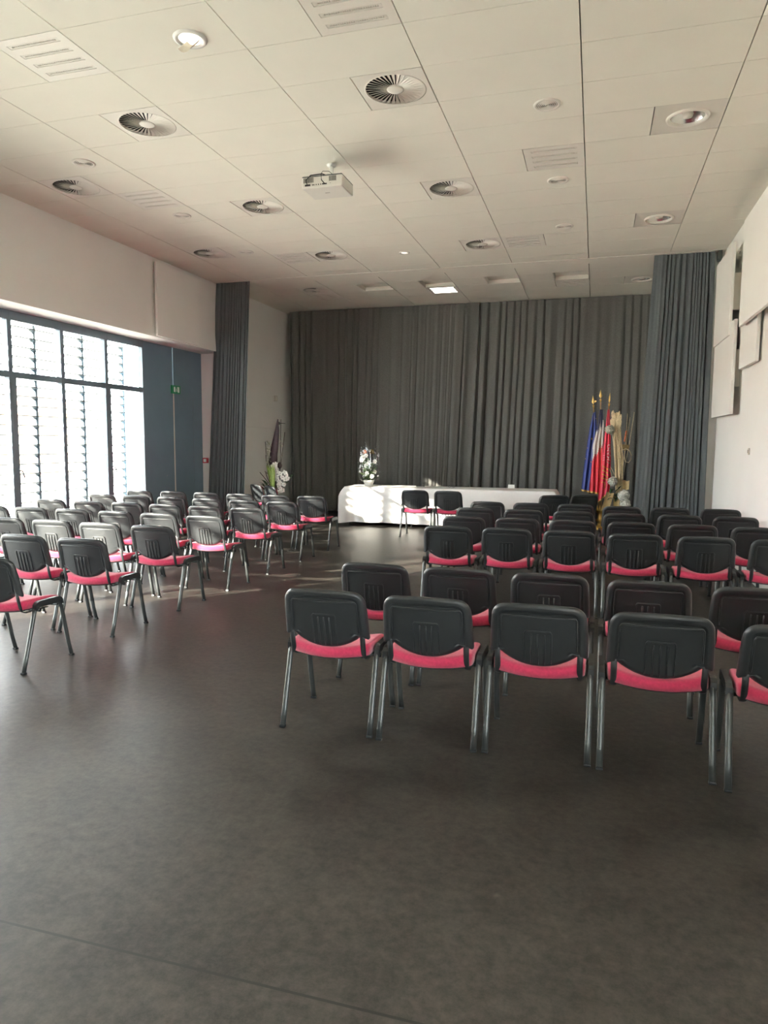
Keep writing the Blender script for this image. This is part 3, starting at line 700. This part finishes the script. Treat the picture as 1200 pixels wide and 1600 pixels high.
for i, row in enumerate(RIGHT):
    for k, (x, y) in enumerate(row):
        rz = math.radians(random.uniform(-.6, .6)) + (math.radians(-3) if (i == 0 and k == 4) else 0)
        place(x, y, rz, 'black chair with pink seat, right block, %s row from the viewer, %s' % (RROW[i], ORD[k] if not (k == len(row) - 1) else 'farthest from the aisle'), 'pink-seated chairs in the right block')
place(-5.80, 6.22, math.radians(-38), 'sunlit chair turned towards the stage, left one of the two before the flower arrangement', 'turned chairs by the left flowers')
place(-5.36, 5.90, math.radians(-40), 'sunlit chair turned towards the stage, right one of the two before the flower arrangement', 'turned chairs by the left flowers')
place(-.38, 5.50, math.radians(16), 'chair turned to the left just in front of the right end of the table', 'turned chairs by the flags')
place(.06, 5.80, math.radians(30), 'chair turned to the left just in front of the flags', 'turned chairs by the flags')
place(-2.68, 5.84, 0, 'left chair of the pair facing the white table', 'pair of chairs facing the table')
place(-2.11, 5.82, 0, 'right chair of the pair facing the white table', 'pair of chairs facing the table')

# ------------------------------------------------------------------ table with cloth
TX0, TX1, TY0, TY1, TZ = -4.42, -.47, 7.20, 7.95, .745
tb = thing('table', 'long table under the white cloth before the backdrop curtain', 'table', ((TX0 + TX1) / 2, (TY0 + TY1) / 2, 0))
hx, hy = (TX1 - TX0) / 2 - .01, (TY1 - TY0) / 2 - .01
MB().bbox(-hx, hx, -hy, hy, .715, .742, .004).build('tabletop', M['wood'], tb)
for sx in (-.96, -.33, .33, .96):
    for sy in (-.85, .85):
        MB().tube([(sx * hx, sy * hy, .0), (sx * hx, sy * hy, .716)], .016, 10).build('leg', M['leg'], tb)
def cloth():
    m = MB(); r = .012; pts = []; cx, cy = (TX0 + TX1) / 2, (TY0 + TY1) / 2; HX, HY = (TX1 - TX0) / 2 + .004, (TY1 - TY0) / 2 + .004
    def side(a, b, n):
        return [(a[0] + (b[0] - a[0]) * k / n, a[1] + (b[1] - a[1]) * k / n) for k in range(n)]
    C = [(-HX, -HY), (HX, -HY), (HX, HY), (-HX, HY)]
    ring = side(C[0], C[1], 150) + side(C[1], C[2], 34) + side(C[2], C[3], 110) + side(C[3], C[0], 34)
    N = len(ring); nv = 16
    vs = []
    # top
    for s_ in (.0, .55, .97, 1.0):
        for p in ring: vs.append((cx + p[0] * s_, cy + p[1] * s_, TZ + .004))
    for j in range(1, nv + 1):
        t = j / nv
        for k, p in enumerate(ring):
            dc = min(math.hypot(abs(p[0]) - HX, abs(p[1]) - HY), .6)
            cor = math.exp(-(dc / .13) ** 2)
            nx = (-1 if p[0] < 0 else 1) if abs(abs(p[0]) - HX) < 1e-4 else 0
            ny = (-1 if p[1] < 0 else 1) if abs(abs(p[1]) - HY) < 1e-4 else 0
            L = math.hypot(nx, ny) or 1; nx, ny = nx / L, ny / L
            if cor > .02:  # blend the direction around the corner
                ax, ay = (1 if p[0] > 0 else -1), (1 if p[1] > 0 else -1)
                nx = nx * (1 - cor) + ax * .707 * cor; ny = ny * (1 - cor) + ay * .707 * cor
            q = p[0] + p[1] * 1.7
            wv = .012 * math.sin(q * 9 + 2 * fbm(q * 1.3, 4)) * t + .010 * fbm(q * 5, 8) * t + .018 * fbm(q * 1.1, 6) * t
            if dc > .05: wv += .035 * math.exp(-((dc - .20) / .05) ** 2) * math.sin(t * PI * .6) * -1 + .02 * math.exp(-((dc - .33) / .05) ** 2) * t
            out = .010 + .035 * t + wv + cor * (.115 * math.sin(min(1, t / .28) * PI / 2) - .03 * t)
            hem = .075 + .018 * fbm(q * .9, 12) + .012 * fbm(q * 3, 13) - .03 * cor
            z = TZ - .004 - (TZ - hem) * t
            vs.append((cx + p[0] + nx * out, cy + p[1] + ny * out, z))
    fs = []
    for j in range(3 + nv):
        for k in range(N):
            i = (k + 1) % N; fs.append((j * N + k, j * N + i, (j + 1) * N + i, (j + 1) * N + k))
    m.add(vs, fs, 0, True); return m
tc_ = cloth().build('tablecloth', M['cloth']); tag(tc_, 'white cloth hanging over the long table', 'tablecloth')
mk = MB()   # dark marks printed on the front of the cloth, seen below the chair seats
def bar(x, z, w_, h_, sh=0.0): mk.add([(x, 0, z), (x + w_, 0, z), (x + w_ + sh, 0, z + h_), (x + sh, 0, z + h_), (x, .003, z), (x + w_, .003, z), (x + w_ + sh, .003, z + h_), (x + sh, .003, z + h_)],
    [(0, 1, 2, 3), (0, 4, 5, 1), (1, 5, 6, 2), (2, 6, 7, 3), (3, 7, 4, 0)])
mk.tube([(0, 0, .0), (.06, 0, .022), (.075, 0, .045), (.06, 0, .062), (.0, 0, .085)], .008, 6)
for k in range(5): bar(.12 + k * .052, -.02, .018, .12)
mk2 = mk.build('cloth_lettering', M['navyprint'], tc_, (-2.545, TY0 - .075, .225))
# small things on the table
def small(name, label, cat, loc, parts):
    o = thing(name, label, cat, loc)
    for n_, mb, m in parts: mb.build(n_, m, o)
    return o
TT = TZ + .005
small('microphone', 'small dark microphone lying on the table behind the left chair', 'microphone', (-3.02, 7.62, TT), [('body', MB().tube([(-.08, 0, .012), (.05, 0, .014)], [.008, .010], 10), M['leg']), ('head', MB().blob((.07, 0, .018), .018), M['dark'])])
small('eyeglasses', 'small dark spectacles lying on the table behind the right chair', 'glasses', (-2.38, 7.60, TT), [('rim', MB().tube([(-.06 + .025 * math.cos(a * PI / 6), -.0, .022 + .018 * math.sin(a * PI / 6)) for a in range(12)], .003, 6, closed=True).tube([(.02 + .025 * math.cos(a * PI / 6), 0, .022 + .018 * math.sin(a * PI / 6)) for a in range(12)], .003, 6, closed=True).tube([(-.035, 0, .028), (-.005, 0, .028)], .003, 6), M['dark']), ('temple', MB().tube([(-.085, 0, .03), (-.085, .12, .028)], .003, 6).tube([(.045, 0, .03), (.045, .12, .028)], .003, 6), M['dark'])])
small('paper_card', 'little folded white card standing near the right of the table', 'card', (-1.30, 7.85, TT), [('card', MB().add([(-.06, -.03, 0), (.06, -.03, 0), (.06, 0, .07), (-.06, 0, .07), (-.06, .03, 0), (.06, .03, 0), (-.06, -.027, 0), (.06, -.027, 0), (.06, 0, .067), (-.06, 0, .067), (-.06, .027, 0), (.06, .027, 0)], [(0, 1, 2, 3), (3, 2, 5, 4), (6, 9, 8, 7), (9, 10, 11, 8), (0, 3, 9, 6), (3, 4, 10, 9), (1, 7, 8, 2), (2, 8, 11, 5)]), M['paper'])])
small('paper_sheet', 'sheet of white paper lying flat near the left chair on the table', 'paper', (-2.80, 7.55, TT), [('sheet', MB().grid(8, 6, lambda u, v: (-.15 + u * .3, -.1 + v * .2, .003 + .012 * u * u), 0), M['paper'])])

# ------------------------------------------------------------------ bouquet on the table
bq = thing('wrapped_bouquet', 'white flower bouquet wrapped in cellophane on the left end of the table', 'bouquet', (-4.06, 7.60, TT))
MB().lathe([(.05, 0), (.075, .005), (.095, .06), (.11, .11), (.10, .112), (.085, .06), (.0, .02)], n=28).build('vase', M['pot'], bq)
st = MB(); lf = MB(); fl = MB(); co = MB(); br = MB()
for k in range(26):
    a = random.uniform(0, 2 * PI); rr_ = random.uniform(.02, .16); zz = random.uniform(.22, .62)
    p = (rr_ * math.cos(a), rr_ * math.sin(a) * .7, zz)
    st.tube([(0, 0, .06), (p[0] * .4, p[1] * .4, zz * .5), p], .004, 5)
    for j in range(3):
        d = Vector((random.uniform(-1, 1), random.uniform(-1, 1), random.uniform(-.2, 1)))
        lf.petal((p[0] * .8, p[1] * .8 - .03, zz * random.uniform(.4, .95)), d, random.uniform(.07, .14), .045, .25)
for k in range(15):
    a = random.uniform(0, 2 * PI); rr_ = random.uniform(.02, .16); zz = .19 + .029 * k
    c = (rr_ * math.cos(a), rr_ * math.sin(a) * .7 - .05, zz)
    for j in range(7):
        b_ = 2 * PI * j / 7; fl.petal(c, (math.cos(b_), -.4, math.sin(b_)), .045, .034, -.3, up=Vector((0, 1, 0)))
    fl.blob(c, .014, 8)
for k in range(10): co.petal((-.07, -.03, .66), (math.cos(k * .63), -.3, math.sin(k * .63) + .5), .05, .035, .3, up=Vector((0, 1, 0)))
for k in range(14): br.blob((.07 + random.uniform(-.04, .04), random.uniform(-.03, .03), .66 + random.uniform(-.035, .04)), .02, 6, jit=.3)
st.build('stems', M['leafdark'], bq); lf.build('leaves', M['leaf'], bq); fl.build('white_blooms', M['petal'], bq)
co.build('coral_bloom', M['orange'], bq); br.build('dried_bloom', M['brown'], bq)
def wrap(u, v):
    a = 2 * PI * u; pr = [(.055, .03), (.12, .08), (.21, .14), (.215, .35), (.21, .55), (.185, .70), (.16, .76)]
    t = v * (len(pr) - 1); i = min(int(t), len(pr) - 2); f_ = t - i
    R = pr[i][0] * (1 - f_) + pr[i + 1][0] * f_; z = pr[i][1] * (1 - f_) + pr[i + 1][1] * f_
    cr = 1 + .10 * math.sin(a * 11 + 3 * v) * (.4 + v) * .8 + .12 * noise.noise(Vector((math.cos(a) * 2, math.sin(a) * 2, v * 5)))
    z += (.07 * math.sin(a * 3 + 1) + .03 * math.sin(a * 9)) * v ** 6
    return (R * cr * math.cos(a), R * cr * math.sin(a) * .62, z)
MB().grid(121, 26, wrap, smooth=True).build('cellophane', M['cello'], bq)
# loose cellophane glints above the wrap are curled tips
MB().grid(10, 5, lambda u, v: (.16 + .05 * u + .02 * math.sin(v * 5), -.02 + .04 * v, .70 + .09 * u + .02 * math.sin(u * 9))).build('cellophane', M['cello'], bq)

# ------------------------------------------------------------------ flags in a gilded stand
FY = 8.20
fs_ = thing('flag_stand', 'gilded base holding the three flags to the right of the table', 'flag stand', (.335, FY, 0))
MB().lathe([(.17, 0), (.17, .02), (.12, .05), (.05, .07), (.045, .12), (.075, .16), (.05, .20), (.06, .34), (.07, .35), (.0, .35)], n=28).build('base', M['gold'], fs_)
for sx in (-.07, 0, .07): MB().tube([(sx * .6, 0, .30), (sx * 1.1, 0, .44)], .022, 12).build('socket', M['gold'], fs_)
def spear(mb, p, d, kind=0):
    p = Vector(p); d = Vector(d).normalized(); s_ = d.cross(Vector((0, 1, 0))).normalized()
    mb.tube([p, p + d * .03, p + d * .035, p + d * .06], [.014, .014, .02, .010], 10)
    q = p + d * .06
    a = [q, q + d * .05 + s_ * .028, q + d * .08 + s_ * .018, q + d * .17, q + d * .08 - s_ * .018, q + d * .05 - s_ * .028]
    if kind == 1: a = [q, q + d * .04 + s_ * .014, q + d * .10 + s_ * .012, q + d * .19, q + d * .10 - s_ * .012, q + d * .04 - s_ * .014]
    c1 = q + d * .07 + Vector((0, -.010, 0)); c2 = q + d * .07 + Vector((0, .010, 0))
    mb.add([*a, c1, c2], [(k, (k + 1) % 6, 6) for k in range(6)] + [((k + 1) % 6, k, 7) for k in range(6)])
    if kind == 2: mb.petal(q + d * .05, -s_ + d * .2, .06, .04, .2, up=Vector((0, 1, 0)))
def star(mb, c, R, y):
    vs = [(c[0], y - .004, c[1])]
    for k in range(10):
        a = PI / 2 + k * PI / 5; r_ = R if k % 2 == 0 else R * .42; vs.append((c[0] + r_ * math.cos(a), y, c[1] + r_ * math.sin(a)))
    mb.add(vs, [(0, 1 + k, 1 + (k + 1) % 10) for k in range(10)])
def flag(name, label, pole_top, tip, lE, rE, folds, amp, matf, mats, yoff, fringe_w=.03, kind=0):
    """lE / rE: left and right outline as (x, z) from top to hem, metres, hanging around y = FY + yoff"""
    base = Vector((.335 + (pole_top[0] - .335) * .12, FY + yoff * .4, .33))
    o = thing(name, label, 'flag', tuple(base)); inv = -base
    T = Vector((pole_top[0], FY + yoff, pole_top[1]))
    MB().tube([Vector((0, 0, 0)), T - base], .011, 10).build('pole', M['polewood'], o)
    sm_ = MB(); spear(sm_, T - base, (T - base), kind); sm_.build('finial', M['gold'], o)
    def interp(E, v):
        t = v * (len(E) - 1); i = min(int(t), len(E) - 2); f_ = t - i
        return E[i][0] * (1 - f_) + E[i + 1][0] * f_, E[i][1] * (1 - f_) + E[i + 1][1] * f_
    def fn(u, v):
        a, b = interp(lE, v), interp(rE, v)
        x = a[0] * (1 - u) + b[0] * u; z = a[1] * (1 - u) + b[1] * u
        y = FY + yoff - .03 + amp * (.35 + .65 * v) * math.sin(u * folds * 2 * PI + 1.2 + v * 1.3 * fbm(u * 3, 3))
        x += .012 * math.sin(u * folds * 4 * PI) * v
        return (x - base.x, y - base.y, z - base.z)
    MB().grid(70, 50, fn, mif=matf).build('cloth', mats, o)
    fr = MB().grid(120, 4, lambda u, v: (fn(u, 1)[0], fn(u, 1)[1] - .004, fn(u, 1)[2] + .006 - v * fringe_w + .006 * v * math.sin(u * 240))); fr.build('fringe', M['fringe'], o)
    return o, fn, base
def PT(px, py): p = at(px, py, FY); return (p.x, p.z)
e, fn, b_ = flag('european_flag', 'blue flag with gold stars, leftmost of the three flags', PT(927.5, 637), None,
    [PT(926.5, 645), PT(921, 670), PT(916.5, 700), PT(911.5, 735), PT(908, 765)], [PT(931, 643), PT(933, 670), PT(931, 700), PT(927, 735), PT(923, 768)], 2.2, .045, lambda u, v: 0, [M['flagblue']], .06, kind=2)
stm = MB()
for u, v, R in ((.45, .38, .028), (.80, .66, .042), (.10, .50, .014), (.02, .62, .012), (.9, .1, .012)):
    p = fn(u, v); star(stm, (p[0], p[2]), R, p[1] - .015)
stm.build('gold_stars', M['fringe'], e)
e, fn, b_ = flag('tricolour_flag', 'blue, white and red flag, tallest and middle of the three flags', PT(938.5, 628), None,
    [PT(936.5, 640), PT(934, 665), PT(926, 695), PT(922, 735), PT(921, 767)], [PT(942, 640), PT(943, 665), PT(941, 695), PT(941, 735), PT(939, 771)], 2.6, .045,
    lambda u, v: 0 if v < .30 - .10 * u + .05 * math.sin(u * 12) else (1 if v < .66 - .16 * u + .03 * math.sin(u * 16) else 2), [M['flagnavy'], M['flagwhite'], M['flagred']], 0.0)
e, fn, b_ = flag('crimson_flag', 'crimson flag with white lettering and gold bars, rightmost of the three flags', PT(951.5, 635), None,
    [PT(949, 641), PT(946, 670), PT(942, 705), PT(938, 745), PT(934, 783)], [PT(952.5, 640), PT(954, 670), PT(954.5, 705), PT(954.5, 745), PT(952, 768)], 2.3, .045, lambda u, v: 0, [M['flagcrim']], -.06, kind=1)
g = MB()
for k in range(4):
    pts = [fn(.18 + .50 * q / 6, .645 + k * .038 + .028 * (q / 6)) for q in range(7)]
    g.tube([(p[0], p[1] - .006, p[2]) for p in pts], .011, 6)
pts = [fn(.10, .84), fn(.22, .80), fn(.45, .82), fn(.62, .90)]; g.tube([(p[0], p[1] - .008, p[2]) for p in pts], .010, 6)
g.build('gold_bars', M['fringe'], e)
g = MB()   # the looping white script running down the cloth
pts = []
for q in range(70):
    t = q / 69; u = .72 + .16 * math.sin(t * 34); v = .42 + .20 * t + .012 * math.sin(t * 41 + 1)
    p = fn(u, v); pts.append((p[0], p[1] - .010, p[2]))
g.tube(pts, .0048, 5)
for q in range(3):
    p = fn(.18, .545 + q * .022); g.tube([(p[0] - .012, p[1] - .01, p[2]), (p[0] + .012, p[1] - .01, p[2] + .012), (p[0] + .02, p[1] - .01, p[2] - .004)], .003, 5)
g.build('white_lettering', M['flagwhite'], e)

# ------------------------------------------------------------------ dried arrangement on the right
AY = 7.95
def A_(px, py, dy=0.0): p = at(px, py, AY + dy); return Vector((p.x - .64, p.y - AY, p.z))
ar = thing('dried_arrangement', 'tall dried raffia arrangement with cream flowers, right of the flags', 'flower arrangement', (.64, AY, 0))
MB().lathe([(.10, 0), (.12, .01), (.14, .30), (.15, .42), (.14, .425), (.12, .30), (0, .28)], n=28).build('pot', M['pot'], ar)
rf = MB()
for k in range(46):
    t = k / 45; a = random.uniform(-1, 1)
    p0 = A_(967 + a * 4, 800, random.uniform(-.05, .05)); p1 = A_(966.5 + a * 6.5 + random.uniform(-1.5, 1.5), 720, random.uniform(-.06, .06)); p2 = A_(962 + a * 4 + random.uniform(-3, 3), 645 + random.uniform(0, 30), random.uniform(-.06, .06))
    rf.tube([p0, p1, p1.lerp(p2, .5) + Vector((random.uniform(-.02, .02), 0, 0)), p2], [.006, .0055, .006, .010], 5)
rf.build('raffia_stems', M['raffia'], ar)
hd = MB()
for k in range(60):
    xx = random.uniform(-7, 7); c = A_(962.5 + xx * .75, 658 + random.uniform(-4, 16), random.uniform(-.06, .05))
    hd.petal(c, (xx * .03 + random.uniform(-.08, .08), random.uniform(-.15, .1), 1), random.uniform(.12, .19), random.uniform(.035, .055), random.uniform(-.1, .15), up=Vector((0, 1, 0)))
hd.build('raffia_head', M['raffia'], ar)
def hyd(px, py, R, m, name, n=85):
    c = A_(px, py, -.08); h = MB()
    for k in range(n):
        d = Vector((random.gauss(0, 1), random.gauss(0, 1) - .3, random.gauss(0, 1))).normalized(); q = c + d * R * random.uniform(.74, .95)
        for j in range(4):
            b1 = d.cross(Vector((0, 0, 1))).normalized(); b2 = d.cross(b1); ang = PI / 2 * j + k
            h.petal(q, b1 * math.cos(ang) + b2 * math.sin(ang) + d * .5, R * .26, R * .24, .1, up=d)
    h.blob(c, R * .74, 8); h.build(name, m, ar)
hyd(952.5, 671, .085, M['cream'], 'hydrangea'); hyd(957, 752, .085, M['petal'], 'hydrangea'); hyd(974, 774, .105, M['petal'], 'hydrangea', 95); hyd(977, 788, .10, M['petal'], 'hydrangea', 90)
tw = MB()
for pts in ([(966, 790), (974, 720), (979, 672), (980.5, 646)], [(966, 790), (975, 720), (980, 680), (984.5, 652)], [(968, 790), (976, 730), (984, 690), (991, 644)], [(958, 760), (955, 740), (952, 732)], [(962, 745), (957, 735), (954, 729)],
            [(962, 780), (960, 700), (957, 670)], [(969, 780), (971, 700), (970, 655)]):
    tw.tube([A_(x, y, .02) for x, y in pts], .006, 6)
tw.build('twigs', M['twig'], ar)
MB().tube([A_(973, 703), A_(978, 701), A_(983.5, 704), A_(986.5, 711), A_(986, 718), A_(982, 723), A_(977, 721), A_(976, 712)], .008, 8).build('curled_vine', M['twig'], ar)
MB().tube([A_(975.5, 690), A_(977, 682), A_(978.5, 673)], .012, 8).build('bulrush', M['orange'], ar)
h = MB()
for k in range(7): h.petal(A_(974 + k * .6, 704), (math.cos(k) * .5 + .1, -.1, 1), .12, .05, .1, up=Vector((0, 1, 0)))
h.build('seed_pods', M['brown'], ar)
h = MB()
for k in range(26): h.petal(A_(965 + random.uniform(-10, 6), 772 + random.uniform(-8, 12), -.05), (random.uniform(-1, 1), -.4, random.uniform(-.6, 1)), .09, .05, .2)
h.build('leaves', M['leafdark'], ar)
def sheet(c, n_, rr2, name):
    MB().grid(12, 8, lambda u, v: tuple(A_(c[0] + (u - .5) * rr2[0] + (v - .5) * rr2[2], c[1] + (v - .5) * rr2[1] + (u - .5) * rr2[3], n_ + .04 * math.sin(u * 3)) + Vector((0, .0, .008 * math.sin(u * 8))))).build(name, M['kraft'], ar)
sheet((978, 758), -.02, (10, 14, -1, 1), 'paper_wrap'); sheet((949, 785), -.10, (12, 30, -9, 2), 'paper_wrap'); sheet((963, 786), -.09, (9, 22, 0, 1), 'paper_wrap')

# ------------------------------------------------------------------ orchid arrangement on the left
BY = 7.0
def B_(px, py, dy=0.0): p = at(px, py, BY + dy); return Vector((p.x + 5.70, p.y - BY, p.z))
ao = thing('orchid_arrangement', 'tall white orchid arrangement with dark purple spathe, behind the turned chairs', 'flower arrangement', (-5.70, BY, 0))
MB().lathe([(.13, 0), (.15, .01), (.19, .30), (.20, .38), (.18, .38), (.15, .28), (0, .26)], n=28).build('planter', M['potdark'], ao)
def quad_leaf(pts, w_, m, name, thick=.004):
    q = MB(); P = [B_(x, y, d) for x, y, d in pts]
    q.tube(P, w_, 8, r2=[thick] * len(P), up=Vector((0, 1, 0))); return q.build(name, m, ao)
sp_ = MB(); P = [B_(434, 655), B_(433, 672), B_(429, 700), B_(426, 722), B_(427, 738), B_(430, 765)]
sp_.tube(P, [.012, .045, .08, .085, .05, .03], 12, r2=[.008, .02, .035, .04, .03, .02], up=Vector((0, 1, 0))); sp_.build('spathe', M['purple'], ao)
tw = MB()
for pts in ([(430, 770), (416, 720), (414.5, 690)], [(434, 770), (440, 715), (445, 675)], [(432, 770), (438, 720), (439, 655)], [(436, 770), (433, 720), (434, 690)], [(425, 762), (412, 745), (406, 738)], [(428, 765), (418, 748), (414, 736)], [(430, 765), (424, 745), (416, 738)]):
    tw.tube([B_(x, y, .03) for x, y in pts], .006, 6)
tw.build('twigs', M['darktwig'], ao)
lv = MB()
for x0, x1, dy in ((422, 419, -.12), (424, 422, -.10), (426, 425, -.13), (428, 428, -.11), (420, 416, -.08)): lv.tube([B_(427, 775, dy), B_((x0 + 427) / 2, 755, dy), B_(x0, 738, dy), B_(x1, 726, dy)], [.012, .030, .026, .004], 8, r2=.004, up=Vector((0, 1, 0)))
lv.build('blade_leaves', M['leaflight'], ao)
lv = MB()
for d in ((449, 748, 459, 742), (445, 757, 456, 746), (405, 762, 398, 758), (418, 758, 410, 750), (414, 765, 404, 760)): lv.tube([B_(d[0], d[1]), B_((d[0] + d[2]) / 2, (d[1] + d[3]) / 2 - 1), B_(d[2], d[3])], [.012, .022, .004], 8, r2=.004, up=Vector((0, 1, 0)))
for k in range(30): lv.petal(B_(420 + random.uniform(-8, 22), 762 + random.uniform(-8, 8), random.uniform(-.05, .05)), (random.uniform(-1, 1), -.3, random.uniform(-.4, 1)), .10, .04, .2)
lv.build('leaves', M['leafdark'], ao)
def orchid(q, c, R):
    for j in range(5):
        a = 2 * PI * j / 5 + random.random(); q.petal(c, (math.cos(a), -.35, math.sin(a)), R, R * .85, -.25, up=Vector((0, 1, 0)))
    q.blob(c + Vector((0, -.01, 0)), R * .3, 6)
oc = MB()
for x, y in ((427, 727), (431, 725), (430, 731), (432, 737), (427, 741), (433, 745), (438, 740), (445, 738), (447, 742), (441, 746), (446, 749), (436, 752), (440, 756), (444, 757), (435, 758), (438, 763), (441, 766), (437, 768), (430, 748), (449, 747)):
    orchid(oc, B_(x, y, random.uniform(-.08, -.02)), random.uniform(.045, .058))
oc.build('white_orchids', M['petal'], ao)
oc = MB()
for k in range(60): oc.petal(B_(420 + random.uniform(-4, 4), 705 + random.uniform(-14, 20), -.03), (random.uniform(-1, 1), -.3, random.uniform(-1, 1)), .045, .03, .1)
for k in range(26): oc.petal(B_(437 + random.uniform(-3, 3), 689 + random.uniform(-7, 7), .02), (random.uniform(-1, 1), -.3, random.uniform(-1, 1)), .04, .026, .1)
oc.build('small_blossoms', M['cream'], ao)
MB().blob(B_(437, 727, .02), .05, 8, jit=.25, sq=(.8, .8, 1.3)).build('seed_head', M['darktwig'], ao)
